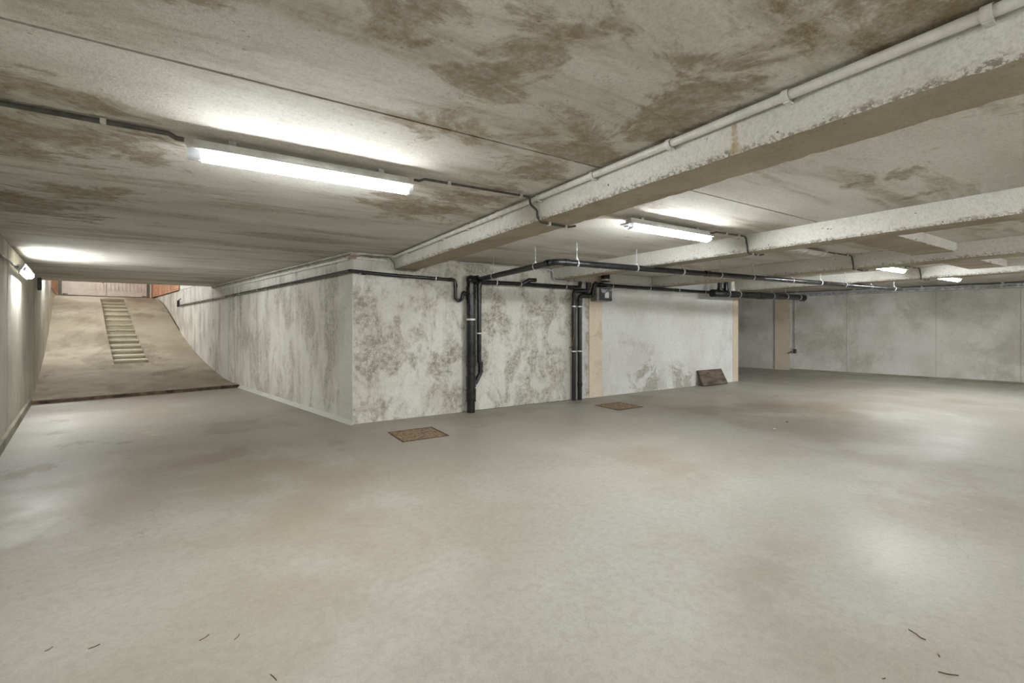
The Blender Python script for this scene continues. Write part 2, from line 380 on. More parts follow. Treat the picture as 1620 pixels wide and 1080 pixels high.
# left boundary wall
wl = struct('wall_left')
ys = [BACK, -.6, 3.75, 8.12, 12.75, CE]
for a, b in zip(ys[:-1], ys[1:]):
    seg_wall(wl, LW(a + .03), LW(b - .03), 0, CEIL - .002, nL, .2, 'leftwall')
    if b < CE: seg_wall(wl, LW(b - .029), LW(b + .029), 0, CEIL - .002, nL, .12, 'dgrey', 'joint_filler', proud=-.04)
seg_wall(wl, LW(CE), LW(19.5), 0, TOP, nL, .2, 'leftwall')
seg_wall(wl, LW(19.5), LW(END_Y + .6), 0, 2.56, nL, .2, 'leftwall')
bl = struct('baseboard_left')
seg_wall(bl, LW(BACK), wall_at(PL, dL, -.02), .0, .11, -nL, .035, 'plinth', 'plinth')
# wall between ramp and garage block
wr = struct('wall_ramp')
for a, b, mt, pr in ((YW, 7.08, 'corner', .006), (7.08, 12.93, 'rampwall', 0), (12.93, 13.62, 'corner', .012), (13.62, CE, 'rampwall', 0)):
    seg_wall(wr, RW(a + .003), RW(b - .003), 0, CEIL - .002, nR, .22, mt, proud=pr)
seg_wall(wr, RW(CE), RW(18.8), 0, 2.58, nR, .22, 'rampwall')
seg_wall(wr, RW(18.8), RW(END_Y + .6), 0, 2.58, nR, .22, 'rampwall', proud=-.05)
seg_wall(wr, RW(CE), RW(18.8), 2.595, TOP, nR, .22, 'white_render', 'upper_panel', proud=-.012)
bm = NB()
a, b = RW(YW - .03), wall_at(PR, dR, -.02)
for i in range(1):
    q = -nR
    vs = [a, b]
    v = [bm.verts.new((*a, 0)), bm.verts.new((*b, 0)), bm.verts.new((*(b + q * .06), 0)), bm.verts.new((*(a + q * .06), 0)),
         bm.verts.new((*a, .055)), bm.verts.new((*b, .055))]
    bm.faces.new((v[0], v[1], v[2], v[3])); bm.faces.new((v[3], v[2], v[5], v[4])); bm.faces.new((v[0], v[4], v[5], v[1])); bm.faces.new((v[0], v[3], v[4])); bm.faces.new((v[1], v[5], v[2]))
br = link('baseboard_ramp', bm, 'corner'); br['kind'] = 'structure'
# garage block wall with the pipes
wc = struct('wall_center')
for a, b, mt, pr in ((1.523, 3.235, 'block', .0), (3.235, 5.60, 'block', -.025), (5.60, 5.955, 'block', .0), (5.955, 6.30, 'warm', .012),
                     (6.30, 10.72, 'block_pale', 0), (10.72, 10.95, 'warm', .004)):
    seg_wall(wc, (a + .002, YW), (b - .002, YW), 0, CEIL - .002, (0, 1), .22, mt, proud=pr)
bm = NB(); prism(bm, [(10.945, YW + .23), (10.945, 12.0), (10.75, 12.0), (10.75, YW + .23)], 0, CEIL - .002); link('panel', bm, 'block_pale', wc)
# rough mortar bedding between the block and the slabs
mt_ = struct('trim_1')
def rough_strip(parent, p0, p1, n, z0, z1, d, mat):
    bm = NB(); p0, p1, n = Vector(p0), Vector(p1), Vector(n); L = (p1 - p0).length; k = max(2, int(L / .05)); prev = None
    for i in range(k + 1):
        p = p0.lerp(p1, i / k); j = random.uniform(-.008, .008); j2 = random.uniform(-.012, .012)
        q = [bm.verts.new((*p, z1)), bm.verts.new((*(p + n * (d + j)), z1)), bm.verts.new((*(p + n * (d + j) * .8), z0 + .02 + j2)), bm.verts.new((*p, z0 + j2))]
        if prev:
            for a in range(3): bm.faces.new((prev[a], prev[a + 1], q[a + 1], q[a]))
            bm.faces.new((prev[3], prev[0], q[0], q[3]))
        else: bm.faces.new(q)
        prev = q
    bm.faces.new(prev[::-1]); return link('mortar_bed', bm, mat, parent)
rough_strip(mt_, RW(CE - .1), RW(YW - .02), -nR, 2.385, CEIL - .001, .05, 'mortar')
rough_strip(mt_, (1.49, YW), (2.09, YW), (0, -1), 2.385, CEIL - .001, .05, 'mortar')
# far wall
wf = struct('wall_right')
ysF = [BACK, -1.2, 1.35, 2.70, 4.15, 6.02, 7.45, 7.86, 9.6, 12.0]
for a, b in zip(ysF[:-1], ysF[1:]):
    w = 7.4 < a < 7.5
    seg_wall(wf, FW(a + .002), FW(b - .002), 0, CEIL - .002, nF, .22, 'warm' if w else 'farwall', proud=.05 if w else 0)
bf = struct('baseboard_right')
seg_wall(bf, FW(BACK), FW(7.44), 0, .05, -nF, .02, 'plinth', 'plinth')
# walls out of view that close the room
wb = struct('wall_back'); bm = NB(); prism(bm, [LW(BACK), FW(BACK), FW(BACK) + Vector((0, -.2)), LW(BACK) + Vector((0, -.2))], 0, CEIL + .18); link('panel', bm, 'farwall', wb)
wk = struct('wall_corridor'); bm = NB(); prism(bm, [(10.75, 12.0), FW(12.0), FW(12.0) + Vector((0, .2)), (10.75, 12.2)], 0, CEIL + .18); link('panel', bm, 'farwall', wk)

# ------------------------------------------------------------------ concrete beams
def beam(name, x0, x1, y0, y1, zb, zt, label, seed, axis='y'):
    rnd = random.Random(seed); bm = NB(); n = int((y1 - y0) / .045); prev = None
    for i in range(n + 1):
        y = y0 + (y1 - y0) * i / n
        j = [rnd.uniform(0, .012) + (rnd.random() < .2) * rnd.uniform(0, .018) for _ in range(4)]
        pr = [(x0, zt), (x0, zb + .012 + j[0]), (x0 + .010 + j[1], zb), (x1 - .008 - j[2], zb), (x1, zb + .010 + j[3]), (x1, zt)]
        q = [bm.verts.new((x, y, z) if axis == 'y' else (y, x, z)) for x, z in pr]
        if prev:
            for a in range(6): bm.faces.new((prev[a], prev[(a + 1) % 6], q[(a + 1) % 6], q[a]))
        else: bm.faces.new(q)
        prev = q
    bm.faces.new(prev[::-1]); o = link(name, bm, 'beam'); tag(o, label, 'beam', 'concrete ceiling beams')
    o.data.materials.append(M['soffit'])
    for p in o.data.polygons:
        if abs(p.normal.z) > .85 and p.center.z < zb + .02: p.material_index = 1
    return o
BX = [(2.11, 2.47), (5.05, 5.36), (7.76, 8.23), (10.46, 10.88)]
LB = ['concrete ceiling beam with a white pipe along its upper edge',
      'concrete ceiling beam under which the two black risers meet the wall',
      'concrete ceiling beam between the unlit tube light and the cross beams',
      'concrete ceiling beam above the end of the pipe wall, beside the far corridor']
for i, (a, b) in enumerate(BX): beam('ceiling_beam', a, b, BACK + .01, YW - .005, BEAM_Z, CEIL + .1, LB[i], 10 + i)
beam('cross_beam', 1.84, 2.29, 5.37, 7.75, 2.335, CEIL + .1, 'short wide cross beam joining the second and third ceiling beams', 31, 'x')
beam('cross_beam', 1.90, 2.34, 8.24, 10.45, 2.335, CEIL + .1, 'short wide cross beam joining the two ceiling beams nearest the far wall', 32, 'x')

# ------------------------------------------------------------------ ramp with the stair cut into it
PROF = [(0, .045), (.6, .055), (1.3, .10), (2.2, .20), (3.5, .41), (4.6, .62), (5.6, .86), (6.6, 1.12), (7.6, 1.42), (8.5, 1.72), (9.4, 2.02),
        (10.3, 2.27), (11.1, 2.42), (11.9, 2.51), (12.7, 2.56), (13.6, 2.59)]
def rz(t):
    if t <= PROF[0][0]: return PROF[0][1]
    for (a, za), (b, zb) in zip(PROF[:-1], PROF[1:]):
        if t <= b:
            return za + (zb - za) * (t - a) / (b - a)
    return PROF[-1][1]
def rp(t, f):
    p = wall_at(PL, dL, t).lerp(wall_at(PR, dR, t), f); return p
ramp = struct('ramp', (*rp(0, .5), 0))
def ramp_piece(t0, t1, f0, f1, name='ramp_slab'):
    bm = NB(); n = max(2, int((t1 - t0) / .2)); prev = None
    for i in range(n + 1):
        t = t0 + (t1 - t0) * i / n; a, b = rp(t, f0), rp(t, f1); z = rz(t)
        q = [bm.verts.new((*a, z)), bm.verts.new((*b, z)), bm.verts.new((*b, z - .35)), bm.verts.new((*a, z - .35))]
        if prev:
            for k in range(4): bm.faces.new((prev[k], prev[(k + 1) % 4], q[(k + 1) % 4], q[k]))
        else: bm.faces.new(q)
        prev = q
    bm.faces.new(prev[::-1]); return link(name, bm, 'ramp', ramp)
T0, T1, FA, FB, NS = 3.62, 11.0, .405, .635, 14
ramp_piece(.05, T0, 0.0, 1.0); ramp_piece(T0 + .002, T1, 0.0, FA); ramp_piece(T0 + .002, T1, FB, 1.0); ramp_piece(T1 + .002, 13.5, 0.0, 1.0)
for i in range(NS):
    ta, tb = T0 + (T1 - T0) * i / NS, T0 + (T1 - T0) * (i + 1) / NS
    z = rz(ta) - .05
    bm = NB(); te = tb + .2 if i < NS - 1 else tb
    # tread with a nosing that overhangs its riser
    prism(bm, [rp(ta + .004, FA), rp(ta + .004, FB), rp(te, FB), rp(te, FA)], z - .045, z)
    prism(bm, [rp(ta + .075, FA), rp(ta + .075, FB), rp(te, FB), rp(te, FA)], z - .4, z - .045)
    link('step', bm, 'step', ramp)
# drain slot near the crest
bm = NB(); a0, b0, b1, a1 = rp(11.12, .66), rp(11.12, .97), rp(11.34, .97), rp(11.34, .66)
vs = []
for p, t in ((a0, 11.12), (b0, 11.12), (b1, 11.34), (a1, 11.34)): vs.append((p, rz(t)))
v = [bm.verts.new((*p, z + .004)) for p, z in vs] + [bm.verts.new((*p, z - .05)) for p, z in vs]
bm.faces.new(v[:4]); bm.faces.new(v[7:3:-1])
for k in range(4): bm.faces.new((v[k], v[(k + 1) % 4], v[4 + (k + 1) % 4], v[4 + k]))
tag(link('drain_cover', bm, 'rust_low'), 'narrow dark drain cover at the head of the ramp, beside the stair', 'drain')
# weathered edge strip at the foot of the ramp
bm = NB(); n = 60; prev = None; rnd = random.Random(4)
for i in range(n + 1):
    f = .004 + .992 * i / n; a = rp(-.03, f); b = rp(.048, f); j = rnd.uniform(-.004, .004)
    q = [bm.verts.new((*(a + mD * j), 0)), bm.verts.new((*(a + mD * j), .055 + j)), bm.verts.new((*b, .062 + j * .5)), bm.verts.new((*b, 0))]
    if prev:
        for k in range(4): bm.faces.new((prev[k], prev[(k + 1) % 4], q[(k + 1) % 4], q[k]))
    else: bm.faces.new(q)
    prev = q
bm.faces.new(prev[::-1])
tag(link('ramp_edge_strip', bm, 'threshold'), 'weathered dark brown edge strip across the foot of the ramp', 'edge strip')

# ------------------------------------------------------------------ door and brickwork at the head of the ramp
door = struct('door_1', (*rp(END_T, .5), rz(END_T)))
ex = (rp(END_T, 1) - rp(END_T, 0)); DW = ex.length; ex.normalize(); o0 = rp(END_T, 0); zd = rz(END_T) + .01
DM = Matrix(((ex.x, -ex.y, 0, o0.x), (ex.y, ex.x, 0, o0.y), (0, 0, 1, zd), (0, 0, 0, 1)))   # x across, y away, z up
def dbox(name, lo, hi, mat, parent):
    bm = NB(); box(bm, lo, hi, DM); return link(name, bm, mat, parent)
d0, d1 = .15, DW - .20; dm = (d0 + d1) / 2; DH = 2.3
dbox('door_frame', (d0 - .10, 0, 0), (d0 - .005, .10, DH + .1), 'door_dark', door)
dbox('door_frame', (d1 + .005, 0, 0), (d1 + .10, .10, DH + .1), 'door_dark', door)
dbox('door_frame', (d0 - .1, 0, DH + .105), (d1 + .1, .10, DH + .2), 'door_dark', door)
for (a, b) in ((d0, dm - .006), (dm + .006, d1)):
    lf = dbox('door_leaf', (a, .03, .02), (b, .07, DH), 'door', door)
    dbox('bottom_rail', (a + .002, .005, .02), (b - .002, .03, .24), 'door', lf)
    dbox('stile', (a + .002, .005, .242), (a + .13, .03, DH), 'door', lf)
    dbox('stile', (b - .06, .005, .242), (b - .002, .03, DH), 'door', lf)
    nb = 9; w = (b - .06 - a - .13) / nb
    for k in range(nb): dbox('board', (a + .13 + k * w + .012, .008, .245), (a + .13 + (k + 1) * w - .012, .03, DH), 'door', lf)
dbox('door_latch', (dm - .12, -.02, .52), (dm - .09, .005, .72), 'door_dark', door)
dbox('corner_plate', (d0 + .02, 0, .03), (d0 + .16, .005, .07), 'door_dark', door); dbox('corner_plate', (d1 - .16, 0, .03), (d1 - .02, .005, .07), 'door_dark', door)
we = struct('wall_end')
dbox('panel', (-.4, .12, -.3), (DW + .4, .3, TOP - zd), 'white_render', we)
dbox('brick_jamb', (0, .02, -.05), (d0 - .105, .118, TOP - zd), 'brick', we)
dbox('timber_jamb', (d1 + .105, -.02, 0), (d1 + .16, .1, DH + .1), 'warm', we)
dbox('brick_jamb', (d1 + .165, .02, -.05), (DW, .118, TOP - zd), 'brick', we)
def brick_face(parent, P, d, y0, y1, n, z0, z1, back):
    a, b = on(P, d, y0), on(P, d, y1); L = (b - a).length; u = (b - a).normalized()
    seg_wall(parent, a, b, z0, z1, n, .2, 'brick_mortar', 'mortar_backing', proud=-back - .012)
    bm = NB(); row = 0; z = z0
    while z < z1 - .05:
        x = -(row % 2) * .11
        while x < L:
            x0, x1 = max(x, 0), min(x + .21, L)
            if x1 - x0 > .03:
                p = a + u * x0 + n * (back + random.uniform(0, .004)); q = a + u * x1 + n * back
                prism(bm, [p, q, q + n * .02, p + n * .02], z, z + .052)
            x += .222
        z += .064; row += 1
    o = link('brick_facing', bm, 'brick', parent); o['kind'] = 'stuff'; return o
brick_face(wr, PR, dR, 18.82, wall_at(PR, dR, END_T).y, nR, 2.60, TOP, -.02)
brick_face(wl, PL, dL, 19.55, wall_at(PL, dL, END_T).y, nL, 2.58, TOP, -.01)

# ------------------------------------------------------------------ tube lights
def tube_light(label, x0, y, lit=True, length=1.28, group='ceiling tube lights', mtx=None, z=CEIL, slim=1.0):
    loc = (x0 + length / 2, y, z) if mtx is None else mtx.translation
    t = thing('tube_light', label, 'light', group, loc)
    X = Matrix.Translation((x0, y, z)) @ Matrix.Diagonal((1, 1, slim, 1)) if mtx is None else mtx
    def add(nm, bm, mat, par=t, sm=True):
        bmesh.ops.transform(bm, matrix=X, verts=bm.verts); return link(nm, bm, mat, par, sm)
    L = length; e = .075
    bm = NB(); box(bm, (.01, -.072, -.0895), (L - .01, .072, -.078)); bevel(bm, .004); h = add('housing', bm, 'lamp_body')
    bm = NB(); box(bm, (.04, -.034, -.0775), (L - .04, .034, -.030)); bevel(bm, .006); add('gear_box', bm, 'lamp_body', h)
    # rounded diffuser trough under the housing
    bm = NB(); prof = [(-.050, -.0885)] + [(-.046 * math.cos(a), -.094 - .044 * math.sin(a) ** .8) for a in [math.pi * k / 10 for k in range(11)]] + [(.050, -.0885)]
    A = [bm.verts.new((e, p, q)) for p, q in prof]; B = [bm.verts.new((L - e * .55, p, q)) for p, q in prof]
    bm.faces.new(A); bm.faces.new(B[::-1])
    for i in range(len(prof)): bm.faces.new((A[i], B[i], B[(i + 1) % len(prof)], A[(i + 1) % len(prof)]))
    add('diffuser', bm, 'lit' if lit else 'unlit')
    for (a, b) in ((0.0, e - .001), (L - e * .55 + .001, L)):
        bm = NB(); A = [bm.verts.new((a + (.012 if a == 0 else 0), p * .97, q)) for p, q in prof]; B = [bm.verts.new((b - (.012 if a > 0 else 0), p * .97, q)) for p, q in prof]
        bm.faces.new(A); bm.faces.new(B[::-1])
        for i in range(len(prof)): bm.faces.new((A[i], B[i], B[(i + 1) % len(prof)], A[(i + 1) % len(prof)]))
        c = add('end_cap', bm, 'cap')
        s = a + .02 if a == 0 else b - .03
        bm = NB(); box(bm, (s, -.028, -.122), (s + .01, .028, -.100)); add('lamp_holder', bm, 'grey', c, False)
    for s in (.22, L - .22):
        bm = NB(); box(bm, (s - .018, -.016, -.031), (s + .018, .016, -.0005)); add('mount_clip', bm, 'galv', t, False)
    return t
LY = 3.02
tube_light('lit tube light on the slab beside the white pipe beam, nearest the ramp', -.19, LY)
tube_light('lit tube light between the white pipe beam and the second ceiling beam', 3.15, LY)
tube_light('unlit tube light half hidden behind the second ceiling beam', 5.75, LY, lit=False, slim=.55)
tube_light('lit tube light in front of the fourth ceiling beam, beside the short cross beam', 8.58, LY)
tube_light('lit tube light between the fourth ceiling beam and the far wall cable tray', 11.52, LY)
for x, y, w in ((.5, -2.2, 'between left wall and white pipe beam'), (3.15, -2.2, 'between the first and second beams'), (8.58, -2.2, 'between the third and fourth beams'),
                (11.6, .25, 'added unseen between the fourth beam and far wall'), (5.75, -2.2, 'between the second and third beams')):
    tube_light('lit tube light toward the back of the garage, ' + w, x, y, group='back row of tube lights')  # unseen lights; the one by the far wall is added to brighten it
def wall_light(label, y, z, off, yaw_d, n, lit=True):
    p = LW(y); u = Vector((dL.x, dL.y, 0)); nn = -Vector((n.x, n.y, 0)); c = Vector((p.x, p.y, z)) + nn * off
    # local -z (light side) turned outwards and down, local x along the wall
    out = (nn * .92 + Vector((0, 0, -.40))).normalized(); zz = -out; yy = zz.cross(u).normalized(); zz = u.cross(yy)
    return tube_light(label, 0, 0, lit, mtx=Matrix(((u.x, yy.x, zz.x, c.x), (u.y, yy.y, zz.y, c.y), (u.z, yy.z, zz.z, c.z), (0, 0, 0, 1))), group='wall tube lights')
wall_light('lit tube light fixed high on the left wall at the foot of the ramp', 8.55, 2.20, .015, dL, nL)
wall_light('lit tube light on the left wall just beyond the ceiling edge', 15.0, 2.85, .015, dL, nL)
wall_light('added unseen tube light on the left wall halfway up the ramp', 18.0, 3.6, .015, dL, nL)  # extra light added to brighten the ramp, hidden above the ceiling edge
wall_light('added unseen tube light on the left wall at the head of the ramp', 21.5, 4.3, .015, dL, nL)  # also added for a brighter ramp, out of view

# ------------------------------------------------------------------ conduits between the lights
def conduit(label, pts, r=.010, mat='grey', bend=.03, clips=(), clipn=(0, 0, 1), group='lighting conduits'):
    t = thing('conduit', label, 'conduit', group, pts[0])
    tube('conduit_tube', pts, r, mat, t, bend, 10)
    for c in clips:
        c = Vector(c); n = Vector(clipn); bm = NB()
        a, b = (Vector((1, 0, 0)), Vector((0, 1, 0))) if abs(n.z) > .5 else (Vector((0, 0, 1)), n.cross(Vector((0, 0, 1))))
        box(bm, (-.012, -.017, -.014), (.012, .017, .016), Matrix.Translation(c)); bevel(bm, .003, 1); link('conduit_clip', bm, 'ivory', t)
    return t
zc = CEIL - .020; LE = CEIL - .038
conduit('grey conduit from the left wall to the tube light nearest the ramp', [(LW(LY).x + .02, LY - .01, zc), (-.26, LY - .01, zc), (-.225, LY - .01, LE), (-.193, LY - .01, LE)], .013, 'dgrey',
        clips=[(-.95, LY - .01, zc), (-.52, LY - .01, zc)])
RE = [1.09, 4.43, 7.03, 9.86]
NM = ['grey conduit looping down the face of the white pipe beam', 'grey conduit bending down the face of the second ceiling beam',
      'grey conduit bending down the face of the third ceiling beam', 'grey conduit bending down the face of the fourth ceiling beam']
for i, (a, b) in enumerate(BX):
    x = a - .016; zb = BEAM_Z - .014
    fx = x if i else 2.035
    pts = [(RE[i] + .003, LY - .02, LE), (RE[i] + .04, LY - .02, LE), (RE[i] + .08, LY - .02, zc), (fx, LY - .05, zc), (fx, LY - .06, 2.36)] if i == 0 else [(RE[i] + .003, LY - .02, LE), (RE[i] + .04, LY - .02, LE), (RE[i] + .08, LY - .02, zc), (x, LY - .05, zc)]
    conduit(NM[i], pts + [(x, LY - .07, BEAM_Z + .03 if i else BEAM_Z + .07), (x, LY - .07, BEAM_Z + .02), (x + .05, LY - .05, zb), (b - .03, LY - .03, zb), (b + .03, LY - .06, zb + .012)],
            .009, 'dgrey', .035, clips=[(RE[i] + .26, LY - .025, zc), (x - .14, LY - .045, zc), (a + .12, LY - .045, zb), (b - .06, LY - .033, zb)])

# ------------------------------------------------------------------ white pipe along the first beam, and pipes at the top of the block
t = thing('white_pipe', 'long white plastic pipe along the upper edge of the first ceiling beam', 'pipe', loc=(2.06, 3, 2.4))
XP = 2.075
tube('pipe_tube', [(XP, BACK + .02, 2.405), (XP, YW - .10, 2.405)], .021, 'white', t, 0, 16)
y = -3.3
while y < 6.4:
    c = ring('pipe_clip', (XP, y, 2.405), (0, 1, 0), .027, .03, 'white', t)
    bm = NB(); box(bm, (XP - .004, y - .012, 2.373), (2.109, y + .012, 2.381)); link('clip_foot', bm, 'white', c); y += .62
def ramp_pt(y, off, z):
    p = RW(y) - nR * off; return (p.x, p.y, z)
t = thing('white_pipe', 'white plastic pipe along the top of the ramp wall', 'pipe', loc=ramp_pt(9, .03, 2.35))
tube('pipe_tube', [ramp_pt(6.78, .03, 2.352), ramp_pt(13.4, .03, 2.33)], .018, 'white', t, 0, 12)
for k in range(9):
    y = 7.2 + k * .72; ring('pipe_clip', ramp_pt(y, .03, 2.352 - (y - 6.78) * .0033), (*dR, 0), .024, .025, 'white', t)
t = thing('white_pipe', 'short white plastic pipe at the block corner beneath the mortar bed', 'pipe', loc=(1.7, 6.63, 2.36))
tube('pipe_tube', [(1.57, 6.625, 2.362), (2.0, 6.625, 2.357)], .018, 'white', t, 0, 12)
ring('pipe_clip', (1.72, 6.625, 2.360), (1, 0, 0), .024, .025, 'white', t); ring('pipe_clip', (1.92, 6.625, 2.358), (1, 0, 0), .024, .025, 'white', t)
bm = NB(); box(bm, (1.455, 6.60, 2.345), (1.565, 6.655, 2.375)); bevel(bm, .01); tag(link('pipe_elbow', bm, 'pink', None, True), 'faded pink pipe elbow wrapping the block corner', 'pipe elbow')
conduit('grey cable run along the ceiling edge of the ramp wall', [ramp_pt(13.8, .062, 2.40), ramp_pt(6.66, .065, 2.405), (2.02, 6.592, 2.40), (2.09, 6.57, 2.33), (2.105, 6.60, 2.24), (2.2, 6.62, 2.225), (2.42, 6.62, 2.225), (2.49, 6.63, 2.26)], .008, 'grey', .03)
t = thing('grey_pipe', 'pale grey conduit along the ceiling line above the black drain pipes', 'pipe', loc=(4, 6.62, 2.42))
tube('pipe_tube', [(3.15, 6.625, 2.42), (4.72, 6.625, 2.418), (4.98, 6.60, 2.412), (5.03, 6.58, 2.37), (5.03, 6.58, 2.26), (5.07, 6.585, 2.226), (5.30, 6.585, 2.226)], .010, 'strip', t, .03, 10)
for x in (3.2, 3.7, 4.2, 4.65): ring('pipe_clip', (x, 6.625, 2.42), (1, 0, 0), .016, .02, 'clip', t)

# ------------------------------------------------------------------ black drain pipes
# thin pipe from the ramp wall round the corner to the first stack
t = thing('drain_pipe', 'thin black drain pipe along the ramp wall ending at a small valve', 'pipe', loc=ramp_pt(9, .06, 2.15))
YC = 6.60
tube('pipe_tube', [ramp_pt(18.45, .06, 2.06), ramp_pt(13, .06, 2.10), ramp_pt(6.70, .07, 2.165)], .026, 'black', t, 0, 14)
for k in range(10):
    y = 6.9 + k * 1.22; p = Vector(ramp_pt(y, .06, 2.166 - (y - 6.6) * .0097)); clamp(p, (*dR, 0), .026, t, p + Vector((nR.x, nR.y, 0)) * .06)
t = thing('drain_pipe', 'thin black drain pipe with a looped trap from the block corner to the thick stack', 'pipe', loc=(2.3, YC, 2.14))
tube('pipe_tube', [ramp_pt(6.697, .07, 2.165), ramp_pt(6.60, .075, 2.168), (2.0, YC, 2.145), (3.085, YC, 2.128), (3.095, YC, 1.83), (3.155, YC, 1.79), (3.205, YC, 1.83), (3.215, YC, 1.90), (3.235, YC, 1.945), (3.268, YC - .02, 1.90)], .026, 'black', t, .045, 14)
for x in (1.60, 2.75): clamp((x, YC, 2.155 - (x - 1.6) * .014), (1, 0, 0), .026, t, (x, YW, 2.155))
for p, d in (((3.0, YC, 2.13), (1, 0, 0)), ((3.093, YC, 2.03), (0, 0, 1)), ((1.66, YC, 2.154), (1, 0, 0))): ring('collar', p, d, .031, .05, 'black', t)
# valve box at the ramp end of that pipe
t = thing('pipe_valve', 'small black valve at the ramp end of the thin drain pipe', 'valve', loc=ramp_pt(18.5, .08, 2.06))
bm = NB(); p = Vector(ramp_pt(18.55, .075, 2.06)); box(bm, (-.035, -.04, -.04), (.035, .04, .17), Matrix.Translation(p)); bevel(bm, .012); link('valve_body', bm, 'black_old', t, smooth=True)
bm = NB(); sweep(bm, [p + Vector((0, 0, .17)), p + Vector((.08, .0, .24))], .014, 10); link('valve_handle', bm, 'dgrey', t, True)
# first stack
X1, Y1 = 3.345, 6.555
t = thing('drain_stack', 'thick black drain stack with a white band standing on the floor by the mottled wall', 'pipe', loc=(X1, Y1, 0))
bm = NB(); sweep(bm, fillet([(X1, Y1, .30), (X1, Y1, 2.13), (X1 + .09, Y1 - .10, 2.14)], .085, 8), .072, 22); link('pipe_tube', bm, 'black', t, True)
bm = NB(); sweep(bm, [(X1, Y1, 0), (X1, Y1, .18), (X1, Y1, .31)], .066, 20); link('foot_pipe', bm, 'black_old', t, True)
for z, w in ((.83, .17), (.50, .17), (.28, .20), (1.98, .10), (1.86, .06)):
    ring('socket', (X1, Y1, z), (0, 0, 1), .082, w, 'black', t, 24, .018)
clamp((X1, Y1, 1.50), (0, 0, 1), .074, t, (X1, YW, 1.50), w=.028)
br_ = link('cap_dome', (lambda b: (bmesh.ops.create_uvsphere(b, u_segments=18, v_segments=10, radius=.076, matrix=Matrix.Translation((X1 - .005, Y1, 2.14))), b)[1])(NB()), 'black', t, True)
# secondary riser with its 45 degree branch, and the wall run it continues into
X2, Y2 = 3.505, 6.575
t = thing('drain_pipe', 'black drain pipe rising beside the thick stack and running along the wall to the beam', 'pipe', loc=(X2, Y2, .4))
tube('pipe_tube', [(X1 + .075, Y1, .46), (X2 + .025, Y2, .63), (X2 + .025, Y2, .78), (X2, Y2, .82), (X2, Y2, 2.115), (4.3, 6.56, 2.120), (5.63, 6.56, 2.112), (5.66, 6.56, 2.225)], .037, 'black', t, .05, 16)
for z, w in ((.76, .10), (.66, .05), (2.04, .05)): ring('socket', (X2 + (.025 if z < .8 else 0), Y2, z), (0, 0, 1), .044, w, 'black', t, 18, .012)
clamp((X2, Y2, 1.275), (0, 0, 1), .038, t, (X2, YW, 1.275), w=.022)
for x in (3.82, 4.305, 5.30): clamp((x, 6.562, 2.119), (1, 0, 0), .038, t, (x, YW, 2.119), w=.02)
br_ = tube('branch_pipe', [(4.34, 6.55, 2.12), (4.45, 6.50, 2.19), (4.58, 6.49, 2.195)], .036, 'black', t, .05, 14)
ring('socket', (4.44, 6.51, 2.18), (.11, -.04, .06), .043, .05, 'black', br_)
ring('socket', (5.52, 6.56, 2.113), (1, 0, 0), .044, .07, 'black', t, 18, .012)
# suspended pipe: from the stack towards the camera, elbow, then across under the beams
ZA = 2.185
PA = [Vector((X1 + .085, Y1 - .115, 2.14)), Vector((3.40, 4.40, ZA - .005)), Vector((12.35, 3.85, ZA + .005))]
t = thing('suspended_drain_pipe', 'long black drain pipe hung on rods under the beams with one elbow', 'pipe', loc=(3.4, 4.4, ZA))
tube('pipe_tube', PA, .040, 'black', t, .09, 18)
for k, w in (((3.40, 4.52, ZA - .005), (0, 1, 0)), ((3.54, 4.392, ZA), (1, -.06, 0))): pass
ring('socket', (3.395, 4.55, ZA - .006), (0, 1, -.02), .047, .07, 'black', t, 18, .012)
ring('socket', (3.56, 4.39, ZA - .004), (1, -.06, 0), .047, .07, 'black', t, 18, .012)
ring('socket', (6.15, 4.231, ZA), (1, -.06, 0), .047, .10, 'black', t, 18, .012)
def hang(p, d, r, par, top=CEIL):
    p = Vector(p); c = clamp(p, d, r, par)
    bm = NB(); sweep(bm, [p + Vector((0, 0, r)), Vector((p.x, p.y, top))], .005, 8); link('hanger_rod', bm, 'galv', c, True)
    bm = NB(); box(bm, (p.x - .012, p.y - .012, p.z + r), (p.x + .012, p.y + .012, p.z + r + .022)); link('hanger_nut', bm, 'clip', c)
def onA(f): return PA[1].lerp(PA[2], f)
for y in (6.0, 4.85): q = PA[0].lerp(PA[1], (Y1 - .07 - y) / (Y1 - .07 - 4.40)); hang(q, (0, 1, 0), .040, t)
for x in (3.72, 4.72, 5.62, 6.45, 7.25, 8.35, 9.25, 10.1, 11.1, 12.1):
    q = onA((x - 3.40) / (12.35 - 3.40)); hang(q, (1, -.06, 0), .040, t)
# paired risers
t = thing('drain_stack', 'left one of two slim black risers that turn right under the second beam', 'pipe', 'paired slim risers', (5.52, 6.585, 0))
tube('pipe_tube', [(5.52, 6.585, 0), (5.52, 6.585, 2.05), (5.865, 6.585, 2.065), (5.87, 6.57, 2.23)], .040, 'black_old', t, .06, 16)
for z in (1.76, .92): clamp((5.52, 6.585, z), (0, 0, 1), .041, t, (5.52, YW, z), w=.022)
ring('socket', (5.74, 6.585, 2.06), (1, 0, 0), .047, .07, 'black', t, 18, .012); ring('socket', (5.87, 6.572, 2.18), (0, 0, 1), .048, .08, 'black', t, 18, .012)
t = thing('drain_stack', 'right one of two slim black risers, beside the pale grey strip', 'pipe', 'paired slim risers', (5.655, 6.575, 0))
tube('pipe_tube', [(5.655, 6.575, 0), (5.655, 6.575, 1.965), (5.95, 6.545, 1.98), (5.965, 6.50, 2.19), (6.0, 6.50, 2.21)], .042, 'black_old', t, .06, 16)
for z in (1.76, .92): clamp((5.655, 6.575, z), (0, 0, 1), .043, t, (5.655, YW, z), w=.022)
